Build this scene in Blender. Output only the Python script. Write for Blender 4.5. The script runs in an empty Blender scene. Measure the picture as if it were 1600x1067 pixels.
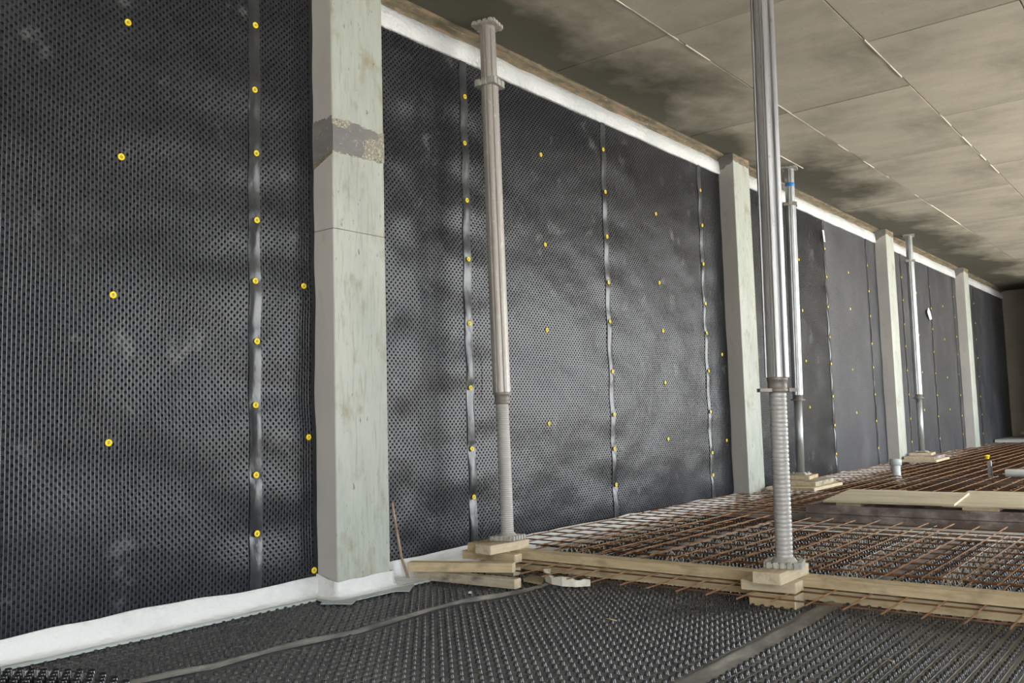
import bpy, math, random
import numpy as np
from mathutils import Vector, Matrix
random.seed(7)
rng = np.random.default_rng(11)
S = bpy.context.scene
COL = S.collection

# ------------------------------------------------------------------ camera
def setup_camera():
    yaw, pit, rol = math.radians(38.5393), math.radians(4.8554), math.radians(-1.6101)
    F = Vector((math.cos(yaw)*math.cos(pit), math.sin(yaw)*math.cos(pit), math.sin(pit)))
    r0 = Vector((math.sin(yaw), -math.cos(yaw), 0)); u0 = r0.cross(F)
    r = r0*math.cos(rol) + u0*math.sin(rol); u = -r0*math.sin(rol) + u0*math.cos(rol)
    cd = bpy.data.cameras.new('camera'); cd.lens = 31.285; cd.sensor_width = 36; cd.sensor_fit = 'HORIZONTAL'
    cd.clip_start = .05; cd.clip_end = 300
    c = bpy.data.objects.new('camera', cd); COL.objects.link(c)
    m = Matrix((r, u, -F)).transposed().to_4x4(); m.translation = (0, -3.1952, .7678)
    c.matrix_world = m; S.camera = c
setup_camera()

# ------------------------------------------------------------------ world, daylight, exposure
def setup_world():
    w = bpy.data.worlds.new('overcast_sky'); S.world = w; w.use_nodes = True
    nt = w.node_tree; nt.nodes.clear()
    o = nt.nodes.new('ShaderNodeOutputWorld'); b = nt.nodes.new('ShaderNodeBackground')
    b.inputs[0].default_value = (.89, .95, 1.0, 1); b.inputs[1].default_value = 6.0
    nt.links.new(b.outputs[0], o.inputs[0])
setup_world()
def portal(name, loc, rot, sx, sy):
    l = bpy.data.lights.new(name, 'AREA'); l.shape = 'RECTANGLE'; l.size = sx; l.size_y = sy
    l.cycles.is_portal = True
    o = bpy.data.objects.new(name, l); COL.objects.link(o); o.location = loc; o.rotation_euler = rot
    return o
YO, XO0, XO1 = -5.8, 5.8, 17.0      # the open long side of the basement
XP0, XP1 = -4.8, 0.9                # second opening, added unseen behind the camera for fill light
portal('daylight_portal', ((XO0+XO1)/2, YO, 1.45), (math.radians(90), 0, 0), XO1-XO0, 2.9)
portal('daylight_portal', ((XP0+XP1)/2, YO, 1.45), (math.radians(90), 0, 0), XP1-XP0, 2.9)
def setup_sun():
    l = bpy.data.lights.new('sun', 'SUN'); l.energy = 26; l.angle = math.radians(3); l.color = (1, .98, .94)
    o = bpy.data.objects.new('sun', l); COL.objects.link(o); o.location = (6, -20, 20)
    d = Vector((-.25, .30, -.92)); o.rotation_euler = d.to_track_quat('-Z', 'Y').to_euler()
setup_sun()
vs = S.view_settings
vs.view_transform = 'Standard'; vs.look = 'None'; vs.gamma = 1; vs.use_curve_mapping = False
vs.exposure = 0.72

# ------------------------------------------------------------------ materials
def mat(name, base, rough=.7, metal=0, spec=.5, noise=None, bump=None, streak=None, extra=None, voro=None, subs=None):
    """noise=[(scale(3), col, lo, hi, detail)], bump=(scale, strength, dist)"""
    m = bpy.data.materials.new(name); m.use_nodes = True
    nt = m.node_tree; L = nt.links
    p = nt.nodes['Principled BSDF']
    p.inputs['Roughness'].default_value = rough; p.inputs['Metallic'].default_value = metal
    p.inputs['Specular IOR Level'].default_value = spec
    tc = nt.nodes.new('ShaderNodeTexCoord')
    col = None
    rgb = nt.nodes.new('ShaderNodeRGB'); rgb.outputs[0].default_value = (*base, 1); col = rgb.outputs[0]
    for (sc, c2, lo, hi, det) in (noise or []):
        mp = nt.nodes.new('ShaderNodeMapping'); mp.inputs['Scale'].default_value = sc
        L.new(tc.outputs['Object'], mp.inputs[0])
        n = nt.nodes.new('ShaderNodeTexNoise'); n.inputs['Scale'].default_value = 1; n.inputs['Detail'].default_value = det
        n.inputs['Roughness'].default_value = .62
        L.new(mp.outputs[0], n.inputs[0])
        r = nt.nodes.new('ShaderNodeMapRange'); r.inputs[1].default_value = lo; r.inputs[2].default_value = hi
        L.new(n.outputs[0], r.inputs[0])
        mx = nt.nodes.new('ShaderNodeMix'); mx.data_type = 'RGBA'; mx.inputs[7].default_value = (*c2[:3], 1)
        if len(c2) > 3:
            k = nt.nodes.new('ShaderNodeMath'); k.operation = 'MULTIPLY'; k.inputs[1].default_value = c2[3]
            L.new(r.outputs[0], k.inputs[0]); L.new(k.outputs[0], mx.inputs[0])
        else: L.new(r.outputs[0], mx.inputs[0])
        L.new(col, mx.inputs[6]); col = mx.outputs[2]
    L.new(col, p.inputs['Base Color'])
    nrm = None
    for (sc, st, di) in (bump or []):
        mp = nt.nodes.new('ShaderNodeMapping'); mp.inputs['Scale'].default_value = sc
        L.new(tc.outputs['Object'], mp.inputs[0])
        n = nt.nodes.new('ShaderNodeTexNoise'); n.inputs['Scale'].default_value = 1; n.inputs['Detail'].default_value = 4
        L.new(mp.outputs[0], n.inputs[0])
        bp = nt.nodes.new('ShaderNodeBump'); bp.inputs['Strength'].default_value = st; bp.inputs['Distance'].default_value = di
        L.new(n.outputs[0], bp.inputs['Height'])
        if nrm: L.new(nrm, bp.inputs['Normal'])
        nrm = bp.outputs[0]
    if extra: nrm = extra(nt, tc, nrm) or nrm
    if nrm: L.new(nrm, p.inputs['Normal'])
    return m

def dimple_bump(ax, ay, pitch, strength, dist, staggered=True):
    def f(nt, tc, nrm):
        L = nt.links
        sp = nt.nodes.new('ShaderNodeSeparateXYZ'); L.new(tc.outputs['Object'], sp.inputs[0])
        outs = []
        for a in (ax, ay):
            k = nt.nodes.new('ShaderNodeMath'); k.operation = 'MULTIPLY'; k.inputs[1].default_value = 2*math.pi/pitch
            L.new(sp.outputs[a], k.inputs[0])
            c = nt.nodes.new('ShaderNodeMath'); c.operation = 'COSINE'; L.new(k.outputs[0], c.inputs[0]); outs.append(c)
        m = nt.nodes.new('ShaderNodeMath'); m.operation = 'MULTIPLY' if staggered else 'ADD'
        L.new(outs[0].outputs[0], m.inputs[0]); L.new(outs[1].outputs[0], m.inputs[1])
        r = nt.nodes.new('ShaderNodeMapRange'); r.inputs[1].default_value = .1 if staggered else .6; r.inputs[2].default_value = .8 if staggered else 1.6
        L.new(m.outputs[0], r.inputs[0])
        bp = nt.nodes.new('ShaderNodeBump'); bp.inputs['Strength'].default_value = strength; bp.inputs['Distance'].default_value = dist
        L.new(r.outputs[0], bp.inputs['Height'])
        if nrm: L.new(nrm, bp.inputs['Normal'])
        return bp.outputs[0]
    return f

BLK = (.013, .014, .017)
M = {}
M['membrane'] = mat('black_membrane', BLK, .36, 0, .44, noise=[((2.2, 2.2, 1.2), (.05, .05, .055, .5), .50, .80, 6), ((5, 5, 5), (.22, .22, .22, .6), .60, .75, 8)], bump=[((14, 14, 14), .25, .01)])
M['membrane_far_lit'] = mat('black_membrane_far_lit', (.030, .032, .040), .42, 0, .75, noise=[((2.2, 2.2, 1.2), (.12, .12, .13, .5), .45, .75, 6), ((9, 9, 9), (.12, .12, .12, .35), .60, .85, 5)], bump=[((6, 6, 6), .3, .02)], extra=dimple_bump(0, 2, .029, .7, -.005))  # far copy: stronger daylight there put into a lighter, dustier base
M['lap'] = mat('smooth_black_plastic', (.022, .023, .026), .30, 0, .6, noise=[((3, 3, 6), (.14, .14, .14, .35), .45, .75, 5)], bump=[((12, 12, 7), .35, .02)])
M['floor_membrane'] = mat('floor_membrane', (.075, .079, .086), .36, 0, .7, noise=[((3, 3, 3), (.20, .203, .208, .7), .38, .72, 6)])
M['stud'] = mat('stud_plastic', (.018, .019, .023), .17, 0, .9)
M['mould_line'] = mat('mould_line_plastic', (.10, .104, .11), .28, 0, .8)
M['rib'] = mat('rib_plastic', (.035, .037, .042), .30, 0, .8)
M['floor_far'] = mat('floor_membrane_far', (.06, .06, .063), .36, 0, .6, noise=[((3, 3, 3), (.24, .225, .215, .8), .40, .70, 6)], extra=dimple_bump(0, 1, .04, .8, .008, False))
M['floor_lap'] = mat('dusty_lap', (.09, .088, .083), .42, 0, .5, noise=[((6, 14, 6), (.30, .285, .26, .9), .36, .66, 6)], bump=[((8, 20, 8), .4, .01)])
M['fleece'] = mat('white_fleece', (.66, .66, .65), .9, 0, .15, noise=[((5, 5, 5), (.50, .505, .505), .50, .80, 5)], bump=[((160, 160, 160), .35, .003), ((22, 22, 30), .5, .02)])
M['fleece_edge'] = mat('grey_fleece_backing', (.40, .44, .425), .8, 0, .2, bump=[((120, 120, 120), .25, .002)])
M['tape'] = mat('white_tape', (.68, .70, .71), .45, 0, .45, noise=[((3, 3, 3), (.56, .60, .61), .45, .65, 5), ((40, 40, 40), (.78, .70, .70, .7), .58, .68, 4)], bump=[((34, 34, 40), .9, .016), ((130, 130, 130), .5, .004)])
M['column'] = mat('green_grey_concrete', (.45, .468, .42), .8, 0, .3,
    noise=[((2.5, 2.5, .9), (.34, .37, .33), .40, .62, 6), ((70, 70, 6), (.27, .265, .20, .75), .52, .72, 5), ((7, 7, 4), (.25, .215, .13, .75), .55, .70, 8), ((45, 45, 16), (.16, .15, .12, .9), .63, .70, 4)], bump=[((40, 40, 10), .25, .004)])
M['column_side_light'] = mat('side_light_concrete', (.47, .45, .425), .8, 0, .3,  # same concrete, this side's light level put into the tone
    noise=[((2.2, 2.2, 1.0), (.38, .365, .34), .40, .68, 6), ((8, 8, 4), (.30, .27, .23, .6), .60, .76, 7), ((60, 60, 60), (.22, .21, .19, .8), .68, .75, 3)], bump=[((40, 40, 10), .2, .004)])
M['mortar'] = mat('dark_mortar', (.17, .165, .165), .75, 0, .3, noise=[((9, 9, 14), (.22, .21, .19), .42, .7, 6), ((60, 60, 60), (.36, .35, .30, .8), .62, .7, 3)], bump=[((60, 60, 60), .4, .004)])
M['mortar_rough'] = mat('rough_mortar', (.27, .25, .20), .9, 0, .2, noise=[((110, 110, 110), (.50, .49, .40), .5, .62, 4), ((50, 50, 50), (.13, .12, .11), .55, .68, 4)], bump=[((80, 80, 80), .6, .006)])
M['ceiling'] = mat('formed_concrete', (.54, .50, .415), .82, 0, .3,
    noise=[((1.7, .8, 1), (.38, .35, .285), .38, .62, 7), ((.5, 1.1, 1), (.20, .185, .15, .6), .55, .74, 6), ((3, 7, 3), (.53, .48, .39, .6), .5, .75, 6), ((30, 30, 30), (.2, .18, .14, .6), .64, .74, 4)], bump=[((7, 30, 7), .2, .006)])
def wall_dark_band(m):
    # darker band with a lobed outline on the ceiling along the wall
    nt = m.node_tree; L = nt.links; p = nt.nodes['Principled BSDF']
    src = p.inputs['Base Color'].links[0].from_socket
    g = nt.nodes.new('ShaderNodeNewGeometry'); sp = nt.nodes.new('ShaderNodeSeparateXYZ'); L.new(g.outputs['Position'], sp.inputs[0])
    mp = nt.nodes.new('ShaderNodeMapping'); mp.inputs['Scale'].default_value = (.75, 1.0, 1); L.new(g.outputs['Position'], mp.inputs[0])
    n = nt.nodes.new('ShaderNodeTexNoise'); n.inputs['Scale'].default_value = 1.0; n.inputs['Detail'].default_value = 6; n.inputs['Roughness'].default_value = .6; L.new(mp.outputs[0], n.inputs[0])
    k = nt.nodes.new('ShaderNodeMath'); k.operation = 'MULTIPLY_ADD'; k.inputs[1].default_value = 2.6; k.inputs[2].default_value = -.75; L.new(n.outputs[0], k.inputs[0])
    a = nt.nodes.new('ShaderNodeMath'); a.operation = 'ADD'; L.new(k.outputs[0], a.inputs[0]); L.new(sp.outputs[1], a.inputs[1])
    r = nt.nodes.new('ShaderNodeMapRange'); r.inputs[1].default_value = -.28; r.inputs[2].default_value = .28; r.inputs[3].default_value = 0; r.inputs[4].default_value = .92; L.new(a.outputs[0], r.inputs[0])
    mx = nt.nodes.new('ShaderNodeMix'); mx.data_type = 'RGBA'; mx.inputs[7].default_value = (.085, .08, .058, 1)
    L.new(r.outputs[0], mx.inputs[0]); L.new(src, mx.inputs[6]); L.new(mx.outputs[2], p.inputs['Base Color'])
wall_dark_band(M['ceiling'])
M['ceil_joint'] = mat('joint_concrete', (.16, .14, .11), .9, noise=[((9, 9, 9), (.5, .47, .42, .7), .58, .68, 5)])
M['fin'] = mat('concrete_fin', (.62, .58, .50), .85)
M['wallconc'] = mat('wall_concrete', (.40, .36, .29), .85, 0, .3, noise=[((1.5, 1.5, 1.5), (.30, .28, .22), .4, .7, 6)], bump=[((25, 25, 25), .2, .004)])
M['cove'] = mat('brown_mortar', (.20, .165, .11), .9, noise=[((6, 20, 20), (.11, .095, .06), .40, .60, 6), ((5, 40, 40), (.27, .185, .125), .52, .62, 4), ((22, 40, 40), (.5, .46, .40), .66, .74, 4)], bump=[((30, 30, 30), .6, .01)])
def wood(n, a, b, c=None, sc=(6, 60, 60)):
    ns = [(sc, b, .38, .70, 6)]
    if c: ns.append(((9, 18, 18), c, .50, .68, 7))
    return mat(n, a, .75, 0, .25, noise=ns, bump=[(sc, .2, .002)])
M['wood'] = wood('sawn_pine', (.56, .45, .29), (.42, .315, .18), (.25, .2, .13, .6))
M['wood_y'] = wood('sawn_pine_cross', (.52, .40, .24), (.40, .29, .15), (.28, .2, .11, .6))
M['wood_grey'] = wood('weathered_timber', (.44, .385, .29), (.33, .27, .185), (.12, .11, .10, .85))
M['wood_pale'] = wood('pale_pine', (.58, .49, .35), (.47, .375, .24), (.38, .30, .2, .5))
M['wood_end'] = mat('end_grain', (.58, .49, .355), .8, 0, .2, noise=[((40, 40, 40), (.44, .345, .22), .45, .7, 5)])
M['ply'] = mat('plywood_face', (.62, .55, .41), .6, 0, .3, noise=[((5, 1.5, 5), (.50, .43, .29), .40, .66, 7), ((30, 6, 30), (.30, .25, .17, .6), .52, .70, 6)])
M['plank_dark'] = mat('brown_form_plank', (.165, .125, .112), .6, 0, .35, noise=[((4, 9, 9), (.24, .19, .175), .44, .66, 6), ((6, 6, 11), (.46, .41, .38, .9), .47, .66, 8)], bump=[((20, 20, 20), .2, .003)])
M['rust'] = mat('rusty_rebar', (.30, .160, .078), .75, .1, .3, noise=[((22, 22, 22), (.16, .085, .045), .40, .64, 5), ((7, 7, 7), (.42, .265, .15), .50, .70, 5)])
M['rust_shaded'] = mat('shaded_rusty_rebar', (.185, .085, .040), .8, .1, .3, noise=[((18, 18, 18), (.09, .045, .025), .40, .66, 5)])  # darker copy of the rust, shade on the cross bars put into the colour
M['wire'] = mat('galvanised_wire', (.52, .49, .43), .5, .3)
M['alu'] = mat('aluminium', (.40, .40, .41), .42, .7, .5, noise=[((30, 30, 3), (.30, .29, .285), .42, .66, 5), ((60, 60, 30), (.16, .14, .13, .6), .62, .72, 5)])
M['alu_dirty'] = mat('dirty_aluminium', (.42, .40, .375), .5, .5, .5, noise=[((20, 20, 4), (.40, .36, .32), .40, .66, 5), ((60, 60, 30), (.70, .68, .64, .6), .58, .7, 6), ((14, 14, 5), (.36, .22, .17, .5), .58, .72, 5)])
M['galv'] = mat('galvanised_steel', (.44, .455, .46), .38, .75, .5, noise=[((16, 16, 6), (.34, .35, .355), .42, .66, 5), ((30, 30, 10), (.36, .28, .22, .4), .66, .8, 4)])
M['thread'] = mat('threaded_steel', (.47, .455, .44), .5, .3, .5, noise=[((9, 9, 3), (.38, .365, .35), .42, .68, 5)])
M['castplate'] = mat('cement_dusted_steel', (.38, .365, .335), .7, .3, .4, noise=[((30, 30, 30), (.48, .46, .41), .45, .65, 5), ((50, 50, 50), (.30, .28, .26, .6), .6, .72, 4)])
M['nut'] = mat('cast_iron_nut', (.22, .205, .19), .55, .5, .4, noise=[((25, 25, 25), (.36, .30, .25), .45, .7, 5)])
M['yellow'] = mat('yellow_plastic', (.90, .66, .01), .45, 0, .5)
M['nailhead'] = mat('nail_steel', (.45, .36, .10), .5, .3)
M['blue'] = mat('blue_tape', (.03, .22, .62), .5)
M['pipe'] = mat('grey_plastic_pipe', (.46, .50, .48), .55, 0, .4, noise=[((30, 30, 20), (.62, .63, .60), .5, .7, 5), ((20, 20, 20), (.40, .34, .26, .5), .6, .75, 5)])
M['lag'] = mat('pale_lagging', (.76, .82, .83), .7)
M['bracket'] = mat('dark_bracket', (.13, .12, .11), .6, .3)
M['foam'] = mat('cream_plastic', (.78, .74, .64), .7, noise=[((30, 30, 30), (.62, .57, .46), .5, .72, 4)])
M['offcut'] = wood('dark_ply_offcut', (.33, .27, .17), (.24, .19, .11))
M['stick'] = mat('brown_stick', (.38, .27, .19), .7, noise=[((20, 20, 9), (.25, .17, .12), .45, .65, 4)])
M['paper'] = mat('white_paper', (.85, .87, .87), .8)
M['ground'] = mat('outdoor_gravel', (.50, .47, .42), .9, noise=[((1, 1, 1), (.40, .37, .32), .4, .7, 6)])
M['slab'] = mat('grey_screed', (.40, .38, .35), .85, noise=[((3, 3, 3), (.32, .30, .27), .4, .7, 6)])

# ------------------------------------------------------------------ mesh helpers
class MB:
    def __init__(s): s.v = []; s.f = []; s.mi = []; s.sm = []
    def add(s, vs, fs, mi=0, smooth=False):
        o = len(s.v); s.v.extend([tuple(map(float, a)) for a in vs]); s.f.extend([tuple(i+o for i in f) for f in fs])
        s.mi.extend([mi]*len(fs)); s.sm.extend([smooth]*len(fs)); return s
    def box(s, a, b, mi=0, bev=0):
        (x0, y0, z0), (x1, y1, z1) = a, b
        if bev <= 0:
            vs = [(x, y, z) for z in (z0, z1) for x, y in ((x0, y0), (x1, y0), (x1, y1), (x0, y1))]
            return s.add(vs, [(3, 2, 1, 0), (4, 5, 6, 7), (0, 1, 5, 4), (1, 2, 6, 5), (2, 3, 7, 6), (3, 0, 4, 7)], mi)
        def ring(d, z): return [(x0+d, y0, z), (x1-d, y0, z), (x1, y0+d, z), (x1, y1-d, z), (x1-d, y1, z), (x0+d, y1, z), (x0, y1-d, z), (x0, y0+d, z)]
        def inn(z): 
            d = bev; return [(x0+d, y0+d*.4, z), (x1-d, y0+d*.4, z), (x1-d*.4, y0+d, z), (x1-d*.4, y1-d, z), (x1-d, y1-d*.4, z), (x0+d, y1-d*.4, z), (x0+d*.4, y1-d, z), (x0+d*.4, y0+d, z)]
        vs = inn(z0) + ring(bev, z0+bev*.6) + ring(bev, z1-bev*.6) + inn(z1)
        fs = [tuple(range(7, -1, -1)), tuple(range(24, 32))]
        for k in range(3):
            for i in range(8): fs.append((k*8+i, k*8+(i+1) % 8, k*8+8+(i+1) % 8, k*8+8+i))
        return s.add(vs, fs, mi)
    def cyl(s, a, b, r, n=8, mi=0, r2=None, smooth=True):
        a = Vector(a); b = Vector(b); d = (b-a).normalized(); r2 = r if r2 is None else r2
        t = Vector((0, 0, 1)) if abs(d.z) < .9 else Vector((1, 0, 0)); p = d.cross(t).normalized(); q = d.cross(p)
        vs = []
        for c, rr in ((a, r), (b, r2)):
            for i in range(n):
                an = 2*math.pi*i/n; vs.append(c + p*(rr*math.cos(an)) + q*(rr*math.sin(an)))
        fs = [(i, i+n, (i+1) % n+n, (i+1) % n) for i in range(n)]
        s.add(vs, fs, mi, smooth); o = len(s.v)
        s.add([], [], mi); base = o-2*n
        s.f.append(tuple(base+i for i in range(n))); s.f.append(tuple(base+n+i for i in range(n-1, -1, -1))); s.mi += [mi, mi]; s.sm += [False, False]
        return s
    def lathe(s, prof, n=20, mi=0, smooth=True, c=(0, 0)):
        vs = [(c[0]+r*math.cos(2*math.pi*i/n), c[1]+r*math.sin(2*math.pi*i/n), z) for r, z in prof for i in range(n)]
        fs = []
        for k in range(len(prof)-1):
            for i in range(n): fs.append((k*n+i, k*n+(i+1) % n, (k+1)*n+(i+1) % n, (k+1)*n+i))
        return s.add(vs, fs, mi, smooth)
    def prism(s, pts, z0, z1, mi=0):
        n = len(pts)
        vs = [(x, y, z0) for x, y in pts] + [(x, y, z1) for x, y in pts]
        return s.add(vs, [tuple(range(n-1, -1, -1)), tuple(range(n, 2*n))] + [(i, (i+1) % n, n+(i+1) % n, n+i) for i in range(n)], mi)
    def build(s, name, mats, parent=None, loc=None):
        me = bpy.data.meshes.new(name); me.from_pydata(s.v, [], s.f)
        mats = mats if isinstance(mats, (list, tuple)) else [mats]
        for m in mats: me.materials.append(M[m] if isinstance(m, str) else m)
        me.polygons.foreach_set('material_index', s.mi); me.polygons.foreach_set('use_smooth', s.sm)
        me.update()
        return link(name, me, parent, loc)
def link(name, me, parent=None, loc=None):
    o = bpy.data.objects.new(name, me); COL.objects.link(o)
    if parent is not None: o.parent = parent
    if loc is not None: o.location = loc
    return o
def fast_mesh(name, verts, loops_list, mats, smooth=False):
    """verts Nx3 array; loops_list = list of (F x k) int arrays"""
    me = bpy.data.meshes.new(name)
    nv = len(verts); lt = [len(a)*a.shape[1] for a in loops_list]; nf = sum(len(a) for a in loops_list)
    me.vertices.add(nv); me.vertices.foreach_set('co', np.asarray(verts, np.float32).ravel())
    me.loops.add(sum(lt)); me.loops.foreach_set('vertex_index', np.concatenate([a.ravel() for a in loops_list]).astype(np.int32))
    me.polygons.add(nf)
    tot = np.concatenate([np.full(len(a), a.shape[1]) for a in loops_list]); st = np.concatenate([[0], np.cumsum(tot)[:-1]])
    me.polygons.foreach_set('loop_start', st.astype(np.int32))
    me.polygons.foreach_set('use_smooth', np.full(nf, smooth))
    for m in (mats if isinstance(mats, (list, tuple)) else [mats]): me.materials.append(M[m])
    me.update(calc_edges=True); me.validate()
    return me
def tag(o, label=None, cat=None, group=None, kind=None):
    if label: o['label'] = label
    if cat: o['category'] = cat
    if group: o['group'] = group
    if kind: o['kind'] = kind
    return o
def empty(name, loc=(0, 0, 0), label=None, cat=None, group=None, rot=None):
    o = bpy.data.objects.new(name, None); COL.objects.link(o); o.location = loc; o.empty_display_size = .1
    if rot is not None: o.rotation_euler = rot
    return tag(o, label, cat, group)
def struct(o): o['kind'] = 'structure'; return o

# smooth deterministic noise (sum of cosines)
def wavesum(seed, n, lo, hi, aniso=(1, 1)):
    g = np.random.default_rng(seed); ks = []
    for i in range(n):
        lam = lo*(hi/lo)**g.random(); th = g.random()*2*math.pi
        ks.append((2*math.pi/lam*math.cos(th)*aniso[0], 2*math.pi/lam*math.sin(th)*aniso[1], g.random()*6.28, lam))
    def f(x, z):
        o = 0
        for a, b, p, lam in ks: o = o + np.cos(a*x+b*z+p)*lam
        return o/math.sqrt(n)
    return f

# ------------------------------------------------------------------ setting: floor, ceiling, walls
H = 2.9
struct(MB().box((-5, YO-.25, -.25), (19.3, .3, -.004)).build('floor', 'slab'))
struct(MB().box((-5, 0, -.25), (19.3, .3, H+.25)).build('wall_left', 'wallconc'))
struct(MB().box((19.0, YO, -.004), (19.3, 0, H)).build('wall_end', 'wallconc'))
struct(MB().box((-5.3, YO, -.25), (-5, .3, H+.25)).build('wall_back', 'wallconc'))
struct(MB().box((17.6, YO, -.004), (17.85, -.85, H)).build('wall_shade_partition', 'wallconc'))  # unseen partition added to keep daylight off the far end
struct(MB().box((-5, YO-.25, -.004), (XP0, YO, H)).box((XP1, YO-.25, -.004), (XO0, YO, H)).box((XO1, YO-.25, -.004), (19.3, YO, H)).build('wall_right', 'wallconc'))
og = MB().box((-60, -90, -.35), (80, YO-.25, -.06)).build('ground', 'ground'); struct(og)
# ceiling slab with the imprint of each formwork panel proud of the recessed joints
ceil = struct(MB().box((-5.3, YO-.5, H+.004), (19.3, .3, H+.3)).build('ceiling', 'ceil_joint'))
rows = [(-.10, -.895, 4.40), (-.895, -1.71, 4.43), (-1.71, -2.50, 5.28), (-2.50, -3.30, 4.43), (-3.30, -4.10, 5.28), (-4.10, -4.9, 4.43), (-4.9, -5.7, 5.28), (-5.7, YO-.5, 4.43)]
pmesh = {}
for y0, y1, ph in rows:
    xs = [ph + 1.77*k for k in range(-6, 9)]
    xs = [x for x in xs if -5 < x < 18.9]; xs = [-5.3] + xs + [19.3]
    for a, b in zip(xs[:-1], xs[1:]):
        key = (round(b-a, 2), round(y0-y1, 3))
        lx, ly = (b-a)/2-.004, (y0-y1)/2-.004
        dz = random.uniform(0, .003)
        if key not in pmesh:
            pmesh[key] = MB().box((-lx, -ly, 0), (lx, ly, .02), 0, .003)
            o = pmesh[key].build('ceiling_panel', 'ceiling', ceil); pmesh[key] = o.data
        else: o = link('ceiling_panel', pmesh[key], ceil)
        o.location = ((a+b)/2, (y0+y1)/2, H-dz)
# thin concrete fins squeezed out of some joints
for y, x0, x1 in [(-.895, 3.3, 4.9), (-.895, 5.6, 6.9), (-.895, 7.2, 8.6), (-1.71, 4.5, 6.0), (-1.71, 6.6, 9.4), (-.895, 9.5, 11.5), (-.42, 6.9, 7.7)]:
    mb = MB(); x = x0
    while x < x1:
        l = random.uniform(.08, .4)
        if random.random() < .7: mb.box((x, y-.004, H-random.uniform(.004, .010)), (min(x+l, x1), y+.003, H+.002))
        x += l
    mb.build('joint_fin', 'fin', ceil)
# mortar cove where wall and ceiling meet
COLX = [2.564, 6.824, 11.082, 15.166]; CW, CD = .314, .155
BAYS = [(-5, COLX[0]), (COLX[0]+CW, COLX[1]), (COLX[1]+CW, COLX[2]), (COLX[2]+CW, COLX[3]), (COLX[3]+CW, 19.0)]
def ribbon(x0, x1, prof, step=.03, wav=None, mi=None, smooth=True):
    """sweep profile [(y,z)] along x; wav(i,x)->(dy,dz) offset for profile row i"""
    n = max(2, int((x1-x0)/step)+1); X = np.linspace(x0, x1, n); k = len(prof)
    V = []
    for x in X:
        for i, (y, z) in enumerate(prof):
            dy, dz = wav(i, x) if wav else (0, 0); V.append((x, y+dy, z+dz))
    Fs = [(a*k+i, a*k+i+1, (a+1)*k+i+1, (a+1)*k+i) for a in range(n-1) for i in range(k-1)]
    mb = MB(); mb.add(V, Fs, 0, smooth)
    if mi: mb.mi = [mi[i] for a in range(n-1) for i in range(k-1)]
    return mb
g1 = wavesum(3, 9, .05, .6); g2 = wavesum(4, 9, .03, .3); g3 = wavesum(5, 8, .15, .9)
cnum = 0
for x0, x1 in BAYS:
    cnum += 1
    mb = ribbon(max(x0, 0.3), x1, [(0, H-.05), (-.012, H-.045), (-.014, H-.034), (-.022, H-.020), (-.06, H-.010), (-.082, H-.004), (-.085, H+.01)], .025,
                lambda i, x: (.012*g1(x, i*.3)*(i > 2), .008*g2(x, i*.7)))
    struct(mb.build('trim_%d' % cnum, 'cove'))

# ------------------------------------------------------------------ concrete columns
band = {}
SHAFT = {}
def column(i, label):
    x = COLX[i]; e = empty('concrete_column', (x, 0, 0), label, 'column', 'engaged concrete columns along the membrane wall')
    cuts = [0, 1.63, H] if i == 0 else [0, H]
    for a, b in zip(cuts[:-1], cuts[1:]):
        mb = MB(); b2 = b-.002
        mb.box((0, -CD, a), (CW, .02, b2), 0, .004)
        for k, f in enumerate(mb.f):   # side facing the camera end takes the copy with its light in the colour
            n = [mb.v[j] for j in f]
            if all(v[0] < .0021 for v in n): mb.mi[k] = 1
        sh = mb.build('shaft', ['column', 'column_side_light'], e)
    SHAFT[e.name] = sh
    return e
c0 = column(0, 'nearest and largest concrete column, with a dark mortar band near its top')
c1 = column(1, 'second concrete column along the wall, behind the ribbed prop spindle')
c2 = column(2, 'third concrete column along the wall, behind the short capped pipe')
c3 = column(3, 'farthest concrete column, darkest one near the end of the room')
# repair band on the nearest column: irregular sheet of dark mortar wrapped round the corner
def patch(parent, name, outline, face, m, th=.003):
    mb = MB(); n = len(outline)
    if face == 'y': f = lambda u, z, t: (u, -CD-t, z)
    else: f = lambda u, z, t: (-t, u, z)
    vs = [f(u, z, .0) for u, z in outline] + [f(u, z, th) for u, z in outline]
    fs = [tuple(range(n, 2*n))] + [(i, (i+1) % n, n+(i+1) % n, n+i) for i in range(n)]
    mb.add(vs, fs); return mb.build(name, m, parent)
def jag(u0, u1, z0, z1, n, a, seed):
    g = random.Random(seed); return [(u0+(u1-u0)*k/n, z0+(z1-z0)*k/n+g.uniform(-a, a)) for k in range(n+1)]
patch(c0, 'mortar_band', jag(0, .314, 1.975, 1.985, 22, .004, 1) + jag(.314, 0, 2.125, 2.14, 22, .006, 2), 'y', 'mortar_rough', .002)
patch(c0, 'mortar_band', jag(0, .17, 1.982, 1.984, 14, .004, 3) + [(.19, 2.02), (.175, 2.06), (.22, 2.085), (.275, 2.095), (.27, 2.12)] + jag(.25, .11, 2.128, 2.133, 9, .007, 4) + [(.08, 2.10), (.04, 2.095), (.0, 2.105)], 'y', 'mortar', .004)
patch(c0, 'mortar_band', [(0, 1.925)] + jag(-.01, -CD, 1.93, 1.982, 14, .004, 5) + jag(-CD, -.02, 2.14, 2.135, 14, .007, 6) + [(0, 2.08)], 'x', 'mortar', .003)
patch(c0, 'mortar_edge', [(0, 1.905)] + jag(-.01, -CD, 1.912, 1.970, 14, .002, 8) + jag(-CD, -.01, 1.984, 1.934, 14, .003, 9), 'x', 'cove', .0035)
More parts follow.
